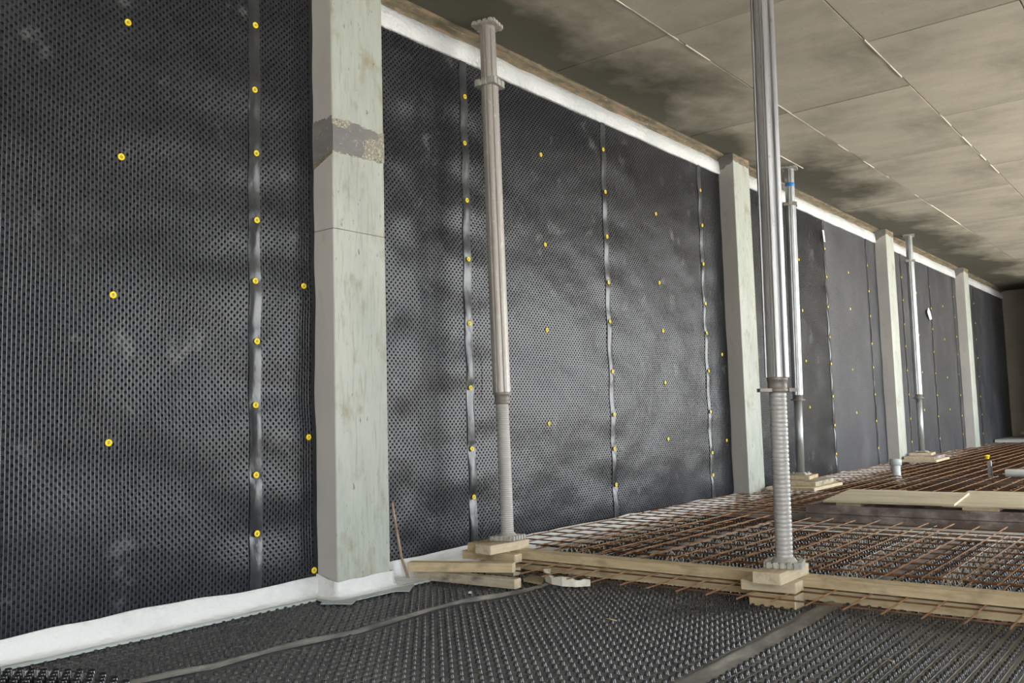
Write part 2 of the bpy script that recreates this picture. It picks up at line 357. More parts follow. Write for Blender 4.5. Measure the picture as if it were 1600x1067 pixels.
# mortar pad at the column heads, tie holes and knocks
for c, k in ((c1, 0), (c2, 1), (c3, 2)):
    g = random.Random(20+k)
    patch(c, 'head_mortar', jag(0, .314, H-.055, H-.075, 10, .008, 30+k) + [(.314, H-.002), (0, H-.002)], 'y', 'cove', .002)
    patch(c, 'head_mortar', [(0, H-.12)] + jag(-.03, -CD, H-.13, H-.07, 8, .008, 40+k) + [(-CD, H-.002), (0, H-.002)], 'x', 'mortar', .002)
def hole(c, u, z, r=.011):
    mb = MB(); mb.lathe([(r, 0), (r*.8, -.001), (0.0005, -.002)], 10)
    o = mb.build('tie_hole', 'bracket', SHAFT[c.name], (-.0005, u, z)); o.rotation_euler = (0, -math.pi/2, 0)
for c, zs in ((c1, [(.5, -.10), (1.35, -.05), (2.40, -.06), (2.47, -.12)]), (c2, [(.22, -.07), (.95, -.07), (1.75, -.06), (2.35, -.06), (2.62, -.07)]), (c3, [(.2, -.09), (.75, -.08), (1.3, -.07), (1.9, -.06), (2.4, -.06)])):
    for z, u in zs: hole(c, u, z)

# ------------------------------------------------------------------ wall membrane sheets with dimples, laps and yellow buttons
SEAM = [.83, 2.245, 3.61, 5.03, 6.45, 7.87, 9.29, 10.71, 12.13, 13.55, 14.97, 16.40, 18.98]
P = .029
ZB, ZT = .03, 2.80
un = wavesum(21, 14, .25, .9, (.8, 1.2)); un2 = wavesum(22, 14, .10, .30, (.6, 1.3))
SE = np.array(SEAM)
def bulge(x, z):
    x = np.asarray(x, float); z = np.asarray(z, float)
    b = np.where(x < 3.7, .0034, .0022)*un(x, z)/.5 + .0005*un2(x, z)/.2
    b = b - .009*np.exp(-((x-3.30)/.055)**2)*(.7+.3*np.cos(z*3)) + .0025*np.exp(-((x-3.12)/.09)**2)*np.cos(z*21) 
    b = np.clip(b, -.013, .016)
    for s in SEAM[:9]:
        w = np.exp(-np.abs(x-s)/(.24 if s < 4 else .15))
        b = b*(1-.75*np.exp(-np.abs(x-s)/.06)) + w*(.0065*np.sin(math.pi*(z-.32)/.29)**2 - .003)
    return -(.021 + b)           # y of the sheet face
def incol(x): return any(a-.012 < x < a+CW+.012 for a in COLX)

BUT = []   # (sheet index, x, z)
seamz = {1: [2.492, 2.202, 1.925, 1.634, 1.372, 1.116, .848, .558, .317], 2: [2.544, 2.279, 1.958, 1.632, 1.28, .932, .605, .349],
         3: [2.557, 2.266, 1.959, 1.648, 1.385, 1.05, .765, .541, .306], 4: [2.54, 2.254, 1.94, 1.622, 1.386, 1.087, .768, .447, .273]}
for k in range(5, 12): seamz[k] = [.30+.305*j+random.uniform(-.02, .02) for j in range(8)]
for k, zs in seamz.items():
    for z in zs: BUT.append((k-1, SEAM[k]+random.uniform(-.006, .006), z))
for x, z in [(1.678, 2.314), (1.657, 1.784), (1.628, 1.257), (1.62, .716)]: BUT.append((0, x, z))
for x, z in [(2.497, 1.375), (2.519, .705), (2.541, .125)]: BUT.append((1, x, z))
for x, z in [(4.316, 2.368), (4.333, 1.811), (4.326, 1.287), (4.309, .723)]: BUT.append((2, x, z))
for x, z in [(5.72, 2.228), (5.734, 1.719), (5.752, 1.366), (5.757, .986), (5.76, .578)]: BUT.append((3, x, z))
for x, z in [(6.721, 1.228), (6.728, .532)]: BUT.append((4, x, z))
for i in (5, 6, 7, 8, 9, 10, 11):
    xm = (SEAM[i]+SEAM[i+1])/2
    for z in (.75, 1.25, 1.8, 2.3): BUT.append((i, xm+random.uniform(-.05, .05), z+random.uniform(-.08, .08)))
BUT = [b for b in BUT if not incol(b[1]) and b[1] < 17.5]

SHEETLAB = ['broad black dimpled wall membrane filling the left edge of the picture', 'black dimpled wall membrane running behind the nearest concrete column',
    'black dimpled wall membrane directly behind the leftmost steel prop', 'black dimpled wall membrane between the leftmost prop and the second column',
    'black dimpled wall membrane passing behind the second concrete column', 'black dimpled wall membrane behind the slim prop with blue tape',
    'black dimpled wall membrane carrying a short white paper strip on its edge', 'black dimpled wall membrane passing behind the third concrete column',
    'black dimpled wall membrane behind the farthest prop, right of the third column', 'black dimpled wall membrane with a torn white scrap stuck on it',
    'black dimpled wall membrane passing behind the farthest column', 'farthest black wall membrane, half in shadow beside the end wall']
# staggered lattice of recessed dimples on diamond cells
def dimple_sheet(x0, x1, ring):
    i = np.arange(math.floor(x0/(P/2)), math.ceil(x1/(P/2))+1); j = np.arange(math.ceil((ZB+P/2)/(P/2)), math.floor((ZT-P/2)/(P/2))+1)
    I, J = np.meshgrid(i, j, indexing='ij'); mk = ((I+J) % 2 == 0); I = I[mk]; J = J[mk]
    cx, cz = I*P/2, J*P/2
    ok = (cx >= x0) & (cx < x1)
    for a in COLX: ok &= ~((cx > a-.004) & (cx < a+CW+.004))
    I, J, cx, cz = I[ok], J[ok], cx[ok], cz[ok]; n = len(I)
    # shared corner vertices: lattice points with odd parity
    ci = np.stack([I+1, I, I-1, I], 1); cj = np.stack([J, J+1, J, J-1], 1)
    key = ci.astype(np.int64)*100000 + cj
    uq, inv = np.unique(key.ravel(), return_inverse=True); inv = inv.reshape(n, 4)
    gx = (uq//100000)*P/2; gz = (uq % 100000)*P/2
    corner = np.stack([gx, bulge(gx, gz), gz], 1); nc = len(uq)
    an = np.arange(ring)*2*math.pi/ring
    if ring == 4: an = an + 0.0
    r1, r2, dep = .0062, .0040, .008
    if ring == 4: r1, r2 = .0072, .0046
    yb = bulge(cx, cz)
    def rg(rad, d):
        x = cx[:, None]+rad*np.cos(an)[None]; z = cz[:, None]+rad*np.sin(an)[None]
        y = np.broadcast_to((yb+d)[:, None], x.shape); return np.stack([x, y, z], -1).reshape(-1, 3)
    V = np.concatenate([corner, rg(r1, 0), rg(r2, dep)])
    A = nc+np.arange(n)[:, None]*ring; B = A+n*ring
    Ls = []
    if ring == 8:
        for q in range(4): Ls.append(np.stack([inv[:, q], inv[:, (q+1) % 4], (A+(2*q+2) % 8)[:, 0], (A+2*q+1)[:, 0], (A+2*q)[:, 0]], 1)[:, ::1])
    else:
        for q in range(4): Ls.append(np.stack([inv[:, q], inv[:, (q+1) % 4], (A+(q+1) % 4)[:, 0], (A+q)[:, 0]], 1))
    for q in range(ring): Ls.append(np.concatenate([A+q, A+(q+1) % ring, B+(q+1) % ring, B+q], 1))
    Ls.append(np.concatenate([B+q for q in range(ring)], 1))
    return V, Ls
def grid_sheet(x0, x1, st=.035):
    parts = [(x0, x1)]
    for a in COLX:
        nx = []
        for p, q in parts:
            if a > p and a+CW < q: nx += [(p, a-.005), (a+CW+.005, q)]
            else: nx.append((p, q))
        parts = nx
    VV = []; LL = []; off = 0
    for p, q in parts:
        X = np.linspace(p, q, int((q-p)/st)+2); Z = np.linspace(ZB, ZT, int((ZT-ZB)/st)); gx, gz = np.meshgrid(X, Z, indexing='ij')
        V = np.stack([gx, bulge(gx, gz), gz], -1).reshape(-1, 3); nz = len(Z)
        a, b = np.meshgrid(np.arange(len(X)-1), np.arange(nz-1), indexing='ij'); a = a.ravel()*nz+b.ravel()
        LL.append(np.stack([a, a+nz, a+nz+1, a+1], 1)+off); VV.append(V); off += len(V)
    return np.concatenate(VV), [np.concatenate(LL)]
SH = []
for k in range(12):
    x0, x1 = SEAM[k], SEAM[k+1]
    e = empty('dimpled_wall_membrane', (0, 0, 0), SHEETLAB[k], 'membrane', 'black dimpled membrane sheets along the wall'); SH.append(e)
    if k < 6:
        V, Ls = dimple_sheet(x0, x1, 8 if k < 2 else 4)
        o = link('sheet', fast_mesh('sheet', V, Ls, 'membrane'), e)
    else:
        V, Ls = grid_sheet(x0, x1)
        o = link('sheet', fast_mesh('sheet', V, Ls, 'membrane_far_lit', True), e)
    # fine moulded ribs between the dimple columns, nearest sheets only
    if k < 2:
        i = np.arange(math.ceil(x0/(P/2)), math.floor(x1/(P/2))); xs = (i+.5)*P/2
        xs = np.array([x for x in xs if not incol(x)])
        Z = np.arange(ZB+.02, ZT-.02, .03); nz = len(Z); VV = []
        for dx, dy in ((-.0016, .0003), (0, -.0013), (.0016, .0003)):
            gx, gz = np.meshgrid(xs, Z, indexing='ij'); VV.append(np.stack([gx+dx, bulge(gx, gz)+dy, gz], -1).reshape(-1, 3))
        nn = len(xs)*nz; a = (np.arange(len(xs))[:, None]*nz+np.arange(nz-1)[None]).ravel()
        rb = link('ribs', fast_mesh('ribs', np.concatenate(VV), [np.stack([a, a+1, a+nn+1, a+nn], 1), np.stack([a+nn, a+nn+1, a+2*nn+1, a+2*nn], 1)], 'rib', True), e)
        tag(rb, kind='stuff')
    # flat sheet margin beside a column
    for a in COLX:
        for xa, xb in ((a-.022, a+.001), (a+CW-.001, a+CW+.022)):
            if x0 < xa and xb < x1:
                Z = np.arange(ZB, ZT, .03); V = []
                for z in Z:
                    yy = float(bulge((xa+xb)/2, z))-.0012
                    V += [(xa, yy, z), (xb, yy, z), (xb, yy+.006, z)] if xa < a else [(xa, yy+.006, z), (xa, yy, z), (xb, yy, z)]
                mb = MB(); mb.add(V, [(q*3+i, q*3+i+1, q*3+i+4, q*3+i+3) for q in range(len(Z)-1) for i in range(2)]); mb.build('sheet_margin', 'membrane', e)
    # smooth flat lap on the right edge, dented at every button
    if k < 11:
        s = SEAM[k+1]; zs = [b[2] for b in BUT if b[0] == k and abs(b[1]-s) < .02]
        far = k > 5
        w = .030 if not far else .017
        Z = np.arange(ZB+.005, ZT-.01, .02 if not far else .05)
        cs = [-1, -.55, 0, .55, 1]; V = []
        for z in Z:
            dn = sum(math.exp(-((z-b)/.025)**2) for b in zs)
            lift = .004*abs(math.sin(math.pi*(z-.32)/.29))
            for c in cs:
                y = bulge(s, z)*1.0 - .006 - lift*(1-.6*abs(c)) + (.007*dn*(1-c*c*.5)) + .003*float(g3(z*1.3, k+c*.3))
                if abs(c) == 1: y = max(y, float(bulge(s, z))-.004) if not far else y
                V.append((s+c*w+.004*float(g3(z, k*3.1)), min(y, -.005), z))
        m5 = 5; Fs = [(a*m5+i, (a+1)*m5+i, (a+1)*m5+i+1, a*m5+i+1) for a in range(len(Z)-1) for i in range(4)]
        mb = MB(); mb.add(V, Fs, 0, True); mb.build('lap_strip', 'lap', e)
# yellow plastic fixing buttons
bm = MB(); bm.lathe([(.0135, .000), (.0135, .003), (.0115, .0045), (.0075, .0045), (.0060, .0030)], 14).lathe([(.0060, .0030), (.0055, .0042), (.0005, .0046)], 10, 1)
bproto = bm.build('fixing_button', ['yellow', 'nailhead'], SH[0]); first = True
for k, x, z in BUT:
    if first: o = bproto; first = False
    else: o = link('fixing_button', bproto.data, SH[k])
    y = float(bulge(x, z))
    on = any(abs(x-s) < .02 for s in SEAM)
    o.location = (x, y-(.006 if on else .001)-.001, z); o.rotation_euler = (math.radians(90), 0, 0)
    o.parent = SH[k]; o['label'] = 'yellow plastic fixing button'

# ------------------------------------------------------------------ white tape under the ceiling, white fleece along the floor
TL = ['white sealing tape under the ceiling, left of the nearest column', 'long white sealing tape under the ceiling between first and second column', 'white sealing tape under the ceiling between second and third column', 'white sealing tape under the ceiling between third and farthest column', 'short white sealing tape under the ceiling beyond the farthest column']
FL = ['white fleece strip at the wall foot, left of the nearest column', 'white fleece strip at the wall foot between first and second column', 'white fleece strip at the wall foot between second and third column', 'white fleece strip at the wall foot between third and farthest column', 'short white fleece strip at the wall foot beyond the farthest column']
for k, (a, b) in enumerate(BAYS):
    a = max(a, .6)
    zt, zb = 2.862, 2.742
    mb = ribbon(a+.002, b-.002, [(-.004, zt), (-.026, zt-.004), (-.033, (zt+zb)/2), (-.036, zb+.004), (-.030, zb), (-.004, zb+.002)], .03,
                lambda i, x: (-.003*abs(float(g3(x, 7+i*.1))), (.007 if i in (0, 1) else .003)*float(g3(x, 2+(i > 2)))))
    tag(mb.build('sealing_tape', 'tape'), TL[k], 'tape', 'white tape strips under the ceiling')
    e = empty('fleece_strip', (0, 0, 0), FL[k], 'fleece', 'white fleece strips at the wall foot')
    leg = .075 if k == 0 else .19
    mb = ribbon(a+.002, b-.002, [(-.03, .098), (-.038, .094), (-.040, .06), (-.044, .035), (-.055, .022), (-leg-.01, .0185)], .035,
                lambda i, x: ((-.006 if i > 3 else .004)*float(g3(x, 40+i*.15)), .012*float(g3(x, 31)) if i < 2 else .002*float(g3(x, 33+i))))
    mb.build('upstand', 'fleece', e)
    mb = ribbon(a+.002, b-.002, [(-leg-.006, .0182), (-leg-.030, .0172), (-leg-.032, .010)], .06, lambda i, x: ((-.006)*float(g3(x, 40.7)), 0))
    mb.build('backing_edge', 'fleece_edge', e)
# fleece wrapped round the foot of each column
WL = ['white fleece wrapped round the foot of the nearest column', 'white fleece wrapped round the foot of the second column', 'white fleece wrapped round the foot of the third column', 'white fleece wrapped round the foot of the farthest column']
for k, x in enumerate(COLX):
    e = empty('fleece_wrap', (x, 0, 0), WL[k], 'fleece', 'white fleece wrapped round column feet')
    path = []; n = 0
    pts = [(-.008, -.02), (-.008, -CD-.006), (CW*.0+.002, -CD-.010), (CW+.008, -CD-.010), (CW+.010, -.02)]
    dirs = [(-1, -.3), (-1, -.45), (-.4, -1), (.5, -1), (1, -.3)]
    # densify
    dense = []
    for (p, d, p2, d2) in zip(pts[:-1], dirs[:-1], pts[1:], dirs[1:]):
        L = math.dist(p, p2); m = max(1, int(L/.02))
        for q in range(m): t = q/m; dense.append((p[0]+(p2[0]-p[0])*t, p[1]+(p2[1]-p[1])*t, d[0]+(d2[0]-d[0])*t, d[1]+(d2[1]-d[1])*t))
    dense.append((*pts[-1], *dirs[-1]))
    V = []; pr = [(0, .085), (.002, .080), (.003, .050), (.008, .030), (.022, .020), (.050, .0175)]
    for q, (px, py, dx, dy) in enumerate(dense):
        for i, (o, z) in enumerate(pr):
            wob = .0035*float(g2(q*.05+k, i*.31))
            zz = z + (.010*float(g3(q*.04, 3+k)) if i < 2 else 0)
            if i < 2 and q < 4: zz += .03*(1-q/4)
            V.append((px+dx*o+wob*(i > 1), py+dy*o-wob*(i > 1), zz))
    m6 = len(pr); mb = MB(); mb.add(V, [(a*m6+i, a*m6+i+1, (a+1)*m6+i+1, (a+1)*m6+i) for a in range(len(dense)-1) for i in range(m6-1)], 0, True)
    mb.build('upstand', 'fleece', e)
    if k == 0:
        out = [(2.50, -.06), (2.477, -.159), (2.44, -.196), (2.509, -.311), (2.57, -.268), (2.794, -.272), (2.827, -.327), (2.958, -.228), (2.925, -.13), (2.90, -.165), (2.56, -.165)]
    else: out = [(x-.06, -.05), (x-.06, -.20), (x-.02, -.28), (x+CW+.03, -.27), (x+CW+.06, -.1), (x+CW+.02, -.16), (x, -.16)]
    mb = MB().prism([(a-x, b) for a, b in out], .0145, .0172); mb.build('floor_flap', 'fleece_edge', e)

# ------------------------------------------------------------------ floor membrane strips with studs, moulded lines and laps
fu = wavesum(51, 12, .25, .8); fu2 = wavesum(52, 10, .12, .3)
def fz(x, y):
    return .0015 + np.clip(.0022*(fu(x, y)/.5) + .0008*fu2(x, y)/.2, -.001, .006)
SA = np.array([(-1, -.60), (1.1, -.545), (1.377, -.56), (1.648, -.631), (2.0, -.628), (2.22, -.672), (2.51, -.65), (2.74, -.645), (2.9, -.70), (3.15, -.725), (3.6, -.70), (6, -.70)])
def seamA(x): return np.interp(x, SA[:, 0], SA[:, 1])
FX = 6.0
FLAB = ['black studded floor membrane strip along the wall foot', 'black studded floor membrane strip in the middle foreground', 'black studded floor membrane strip in the right foreground corner']
strips = [(-.01, None), (None, -1.95), (-1.95, -3.35)]
for k in range(3):
    e = empty('studded_floor_membrane', (0, 0, 0), FLAB[k], 'membrane', 'black studded membrane strips on the floor')
    X = np.arange(.7, FX+.001, .03); nx = len(X); ny = 40
    ya = np.full(nx, -.01) if k == 0 else (seamA(X) if k == 1 else np.full(nx, -1.95))
    yb = seamA(X) if k == 0 else np.full(nx, -1.95 if k == 1 else -3.35)
    T = np.linspace(0, 1, ny); gy = ya[:, None]*(1-T)+yb[:, None]*T; gx = np.repeat(X[:, None], ny, 1)
    V = np.stack([gx, gy, fz(gx, gy)], -1).reshape(-1, 3)
    a = (np.arange(nx-1)[:, None]*ny+np.arange(ny-1)[None]).ravel()
    link('sheet', fast_mesh('sheet', V, [np.stack([a, a+1, a+ny+1, a+ny], 1)], 'floor_membrane', True), e)
    # studs
    px = .0415; py = .0395
    sx = np.arange(.75, FX, px); sy = np.arange(-.03, -3.32, -py)
    cx, cy = np.meshgrid(sx, sy, indexing='ij'); cx = cx.ravel() + .004*np.sin(cy.ravel()*3); cy = cy.ravel() + .004*np.sin(cx*2.2)
    lo = seamA(cx) if k == 0 else np.full(len(cx), -1.95 if k == 1 else -3.35); hi = np.full(len(cx), -.02) if k == 0 else (seamA(cx) if k == 1 else np.full(len(cx), -1.95))
    ok = (cy > lo+.05*(k > 0)+.02*(k == 0)) & (cy < hi-.045)
    ok &= ~((cx > 3.0) & (cy < -2.95)) if k == 2 else True
    cx, cy = cx[ok], cy[ok]; n = len(cx); R = 8; an = np.arange(R)*2*math.pi/R
    zb = fz(cx, cy); prof = [(.0098, .0), (.0082, .003), (.0068, .0105), (.0050, .0122)]
    VV = [np.stack([cx[:, None]+r*np.cos(an), cy[:, None]+r*np.sin(an), np.repeat((zb+h)[:, None], R, 1)], -1).reshape(-1, 3) for r, h in prof]
    Ls = []; base = np.arange(n)[:, None]*R
    for p in range(3):
        for q in range(R): Ls.append(np.concatenate([base+q, base+(q+1) % R, base+n*R+(q+1) % R, base+n*R+q], 1)+p*n*R)
    Ls.append(np.concatenate([base+q for q in range(R)], 1)+3*n*R)
    tag(link('studs', fast_mesh('studs', np.concatenate(VV), Ls, 'stud', True), e), kind='stuff')
    # paired moulded lines between stud rows
    ry = np.concatenate([sy-py/2-.0055, sy-py/2+.0055]); XX = np.arange(.75, 4.2, .045); nX = len(XX)
    VV = []; keep = []
    gx = np.repeat(XX[None], len(ry), 0); gy = ry[:, None]+.004*np.sin(gx*2.2)
    for dy, dz in ((-.0016, -.0003), (0, .0020), (.0016, -.0003)):
        VV.append(np.stack([gx, gy+dy, fz(gx, gy)+dz], -1).reshape(-1, 3))
    nn = gx.size; a = (np.arange(len(ry))[:, None]*nX+np.arange(nX-1)[None]).ravel()
    mx, my = gx.ravel()[a], gy.ravel()[a]
    lo = seamA(mx) if k == 0 else np.full(len(mx), -1.95 if k == 1 else -3.3); hi = np.full(len(mx), -.03) if k == 0 else (seamA(mx) if k == 1 else np.full(len(mx), -1.95))
    a = a[(my > lo+.04) & (my < hi-.04)]
    tag(link('moulded_lines', fast_mesh('moulded_lines', np.concatenate(VV), [np.stack([a, a+nn, a+nn+1, a+1], 1), np.stack([a+nn, a+2*nn, a+2*nn+1, a+nn+1], 1)], 'mould_line', True), e), kind='stuff')
    # lap along the strip's wall side
    if k > 0:
        XL = np.arange(.8, FX, .025); V = []
        wd = .015 if k == 1 else .040
        for x in XL:
            yc = float(seamA(x)) if k == 1 else -1.955+.006*math.sin(x*4)
            wv = abs(float(g3(x*.8, 60+k)))
            for c, zz in ((-1.0, .003), (-.55, .007), (-.1, .009), (.15, .011+.014*wv), (.6, .010+.006*wv), (1.0, .003)):
                V.append((x, yc+c*wd+.010*float(g3(x*.9, 70+k))*(k == 1)+.006*float(g3(x*.6, 75)), float(fz(x, yc))+zz))
        m6 = 6; mb = MB(); mb.add(V, [(a*m6+i, (a+1)*m6+i, (a+1)*m6+i+1, a*m6+i+1) for a in range(len(XL)-1) for i in range(m6-1)], 0, True)
        mb.build('lap_strip', 'floor_lap', e)
# overlapping piece with tall studs in the near left corner
e = empty('tall_stud_membrane', (1.0, -.10, .014), 'black membrane offcut with tall studs in the bottom left corner', 'membrane')
out = [(0, -.03), (.24, -.045), (.30, -.12), (.40, -.36), (.36, -.70), (-.2, -.70), (-.2, -.02)]
MB().prism(out[::-1], 0, .003).build('sheet', 'stud', e)
tm = MB().lathe([(.0150, .002), (.0132, .006), (.0115, .026), (.0095, .030), (.0085, .0285), (.0005, .0275)], 14); tme = None
for i in range(14):
    for j in range(20):
        x = -.19+.040*i+(.02 if j % 2 else 0); y = -.055-.034*j
        if x < .20-.0*j+(-y-.06)*.62-.02 and y > -.68 and x < .36 and x > -.02+(-y)*.05:
            if tme is None: tme = tm.build('tall_stud', 'stud', e, (x, y, 0)); tme = tme.data
            else: link('tall_stud', tme, e, (x, y, 0))
# far floor membrane beyond the white cross strip
X = MB().box((5.96, YO+.02, -.003), (17.2, -.005, .010)); tag(X.build('studded_floor_membrane', 'floor_far'), 'black floor membrane under the far reinforcement, beyond the plywood cover', 'membrane', 'black studded membrane strips on the floor')
X = MB().box((-4.9, YO+.02, -.003), (.7, -.005, .006)); X.box((.7, YO+.02, -.003), (5.96, -3.33, .006)); tag(X.build('studded_floor_membrane', 'floor_far'), 'black floor membrane outside the foreground strips', 'membrane', 'black studded membrane strips on the floor')
mb = MB()
n = 60; YS = np.linspace(-.9, -3.6, n); V = []
for y in YS:
    for x, z in ((5.50+.01*float(g3(y, 90)), .0165), (5.6, .019), (5.8, .019), (5.93, .018)): V.append((x, y, z+.001*float(g2(y, x))))
mb.add(V, [(a*4+i, a*4+i+1, (a+1)*4+i+1, (a+1)*4+i) for a in range(n-1) for i in range(3)], 0, True)
tag(mb.build('fleece_strip', 'fleece'), 'white fleece strip across the floor before the brown plank box', 'fleece')

# ------------------------------------------------------------------ telescopic props
def frame_between(b, t):
    z = (Vector(t)-Vector(b)).normalized(); x = Vector((1, 0, 0)); y = z.cross(x).normalized(); x = y.cross(z)
    return Matrix((x, y, z)).transposed().to_euler()
def fluted(r, z0, z1, n=96, g=8, depth=.006, half=.055, off=.2):
    prof = []
    for i in range(n):
        a = 2*math.pi*i/n; d = ((a-off) % (2*math.pi/g)); d = min(d, 2*math.pi/g-d)
        rr = r - (depth if d < half else (0.0012 if d < half*1.7 else 0))
        prof.append((rr*math.cos(a), rr*math.sin(a)))
    mb = MB(); vs = [(x, y, z) for z in (z0, z1) for x, y in prof]
    mb.add(vs, [(i, (i+1) % n, n+(i+1) % n, n+i) for i in range(n)], 0, False)
    mb.add(vs, [tuple(range(n-1, -1, -1)), tuple(range(n, 2*n))]); return mb
def toothed_plate(h, s, z0, teeth=5, rot=0, tooth=.014):
    mb = MB(); c, sn = math.cos(rot), math.sin(rot)
    t = MB(); t.box((-s, -s, 0), (s, s, h*.7))
    w = 2*s/teeth
    for side in range(4):
        for q in range(teeth):
            u0, u1 = -s+q*w+.0045, -s+(q+1)*w-.0045
            b = [((u0, -s-tooth*.5, -.001), (u1, -s+tooth*.8, h)), ((u0, s-tooth*.8, -.001), (u1, s+tooth*.5, h)), ((-s-tooth*.5, u0, -.001), (-s+tooth*.8, u1, h)), ((s-tooth*.8, u0, -.001), (s+tooth*.5, u1, h))][side]
            t.box(b[0], b[1], 0, .0015)
    t.v = [(x*c-y*sn, x*sn+y*c, z+z0) for x, y, z in t.v]
    return t
def threads(r, z0, z1, pitch=.0135, n=20):
    prof = [(r*.7, z0)]; z = z0
    while z < z1-pitch:
        prof += [(r*.90, z), (r*.985, z+pitch*.16), (r, z+pitch*.24), (r, z+pitch*.76), (r*.985, z+pitch*.84), (r*.90, z+pitch)]; z += pitch
    prof += [(r*.93, z1)]
    return MB().lathe(prof, n)
def nut(z0, R, r):
    mb = MB(); mb.lathe([(r*.7, z0), (r*1.1, z0), (R*.82, z0+.004), (R*.82, z0+.012), (r*1.12, z0+.016), (r*1.12, z0+.045), (R*.80, z0+.047), (R*.80, z0+.062), (r*.8, z0+.064)], 24)
    return mb
def nut_wings(parent, z0, R, r, wing):
    for sg in (-1, 1):
        pts = [(sg*r*1.05, -.03), (sg*(R+wing), -.016), (sg*(R+wing), .016), (sg*r*1.05, .03)]
        if sg < 0: pts = pts[::-1]
        MB().prism(pts, z0+.002, z0+.016).build('wing', 'nut', parent)
def heavy_prop(b, t, label, zs, rot, wing=0):
    """zs: z of spindle top, clamp (or None) above the floor of the prop"""
    L = math.dist(b, t); e = empty('steel_prop', b, label, 'prop', 'telescopic steel props', frame_between(b, t))
    toothed_plate(.022, .065, 0, 5, rot).build('base_plate', 'castplate', e)
    MB().lathe([(.055, .014), (.048, .022), (.040, .032), (.034, .036)], 24).build('base_collar', 'castplate', e)
    threads(.034, .03, zs[0]+.02, zs[2]).build('spindle', 'thread', e)
    nt_ = nut(zs[0]-.03, .052, .034).build('nut', 'nut', e); nt_.rotation_euler = (0, 0, math.radians(-44))
    if wing: nut_wings(nt_, zs[0]-.03, .052, .034, wing)
    top = L-.02
    if zs[1]:
        fluted(.0465, zs[0]+.03, zs[1]).build('outer_tube', 'alu_dirty', e)
        fluted(.043, zs[1]+.01, top, off=.25).build('inner_tube', 'alu_dirty', e)
        toothed_plate(.035, .058, zs[1]-.012, 3, rot, .010).build('clamp', 'castplate', e)
    else:
        fluted(.0475, zs[0]+.03, zs[1] if zs[1] else top, depth=.010, half=.075).build('outer_tube', 'alu', e)
    toothed_plate(.02, .062, L-.02, 4, rot+.1).build('head_plate', 'castplate', e)
    return e
heavy_prop((3.551, -.302, .151), (3.598, -.218, 2.896), 'leftmost steel prop, standing on stacked timber offcuts by the wall', (.715, 2.40, .0105), math.radians(8))
heavy_prop((3.459, -1.786, .152), (3.480, -1.813, 2.896), 'nearest and largest steel prop, its top cut off by the picture', (.715, None, .0172), math.radians(14), .028)
def slim_prop(b, t, label, zn, zc, tape=None):
    L = math.dist(b, t); e = empty('slim_prop', b, label, 'prop', 'telescopic steel props', frame_between(b, t))
    mb = MB().box((-.07, -.07, 0), (.07, .07, .010), 0, .004)
    for a in range(4):
        an = a*math.pi/2+.78; mb.lathe([(.014, .01), (.012, .02), (.001, .021)], 8, 0, True, (.068*math.cos(an)*1.0, .068*math.sin(an)))
    mb.build('base_plate', 'castplate', e)
    MB().lathe([(.05, .01), (.045, .016), (.036, .02)], 16).build('base_collar', 'castplate', e)
    MB().cyl((0, 0, .01), (0, 0, zn+.02), .0345, 20).build('inner_tube', 'galv', e)
    MB().lathe([(.03, zn-.03), (.062, zn-.028), (.062, zn-.018), (.042, zn-.014), (.042, zn+.02), (.03, zn+.022)], 20).build('nut', 'nut', e)
    fluted(.046, zn+.02, zc, 64, 6, .005, .09).build('outer_tube', 'galv', e)
    ut = fluted(.040, zc, L-.012, 64, 6, .004, .09, .4).build('upper_tube', 'galv', e)
    toothed_plate(.028, .052, zc-.012, 3, .3, .010).build('clamp', 'castplate', e)
    toothed_plate(.016, .062, L-.014, 4, .25).build('head_plate', 'castplate', e)
    if tape: MB().cyl((0, 0, tape), (0, 0, tape+.03), .0412, 20).build('tape_band', 'blue', ut)
    return e
slim_prop((7.618, -.278, .206), (7.592, -.335, 2.896), 'slim prop with a blue tape band, just behind the nearest prop', .665, 2.36, 2.52)
slim_prop((11.55, -.285, .206), (11.72, -.250, 2.896), 'farthest slim prop, between the third and the last column', .68, 2.36)

# ------------------------------------------------------------------ timber: stop-end boards, blocks, loose pieces
def timber(name, a, b, w, h, z, m, label, group=None, bev=.004, cat='timber', tilt=0.0):
    """beam whose camera-side bottom edge runs a->b (xy); w to the left of that direction"""
    a = Vector((*a, 0)); b = Vector((*b, 0)); d = b-a; L = d.length; an = math.atan2(d.y, d.x)
    mb = MB().box((0, 0, 0), (L, w, h), 0, bev)
    for k, f in enumerate(mb.f):
        vs = [mb.v[j] for j in f]
        if all(v[0] < bev*1.01 for v in vs) or all(v[0] > L-bev*1.01 for v in vs): mb.mi[k] = 1
    o = mb.build(name, [m, 'wood_end']); o.location = (a.x, a.y, z); o.rotation_euler = (0, -tilt, an)
    return tag(o, label, cat, group)
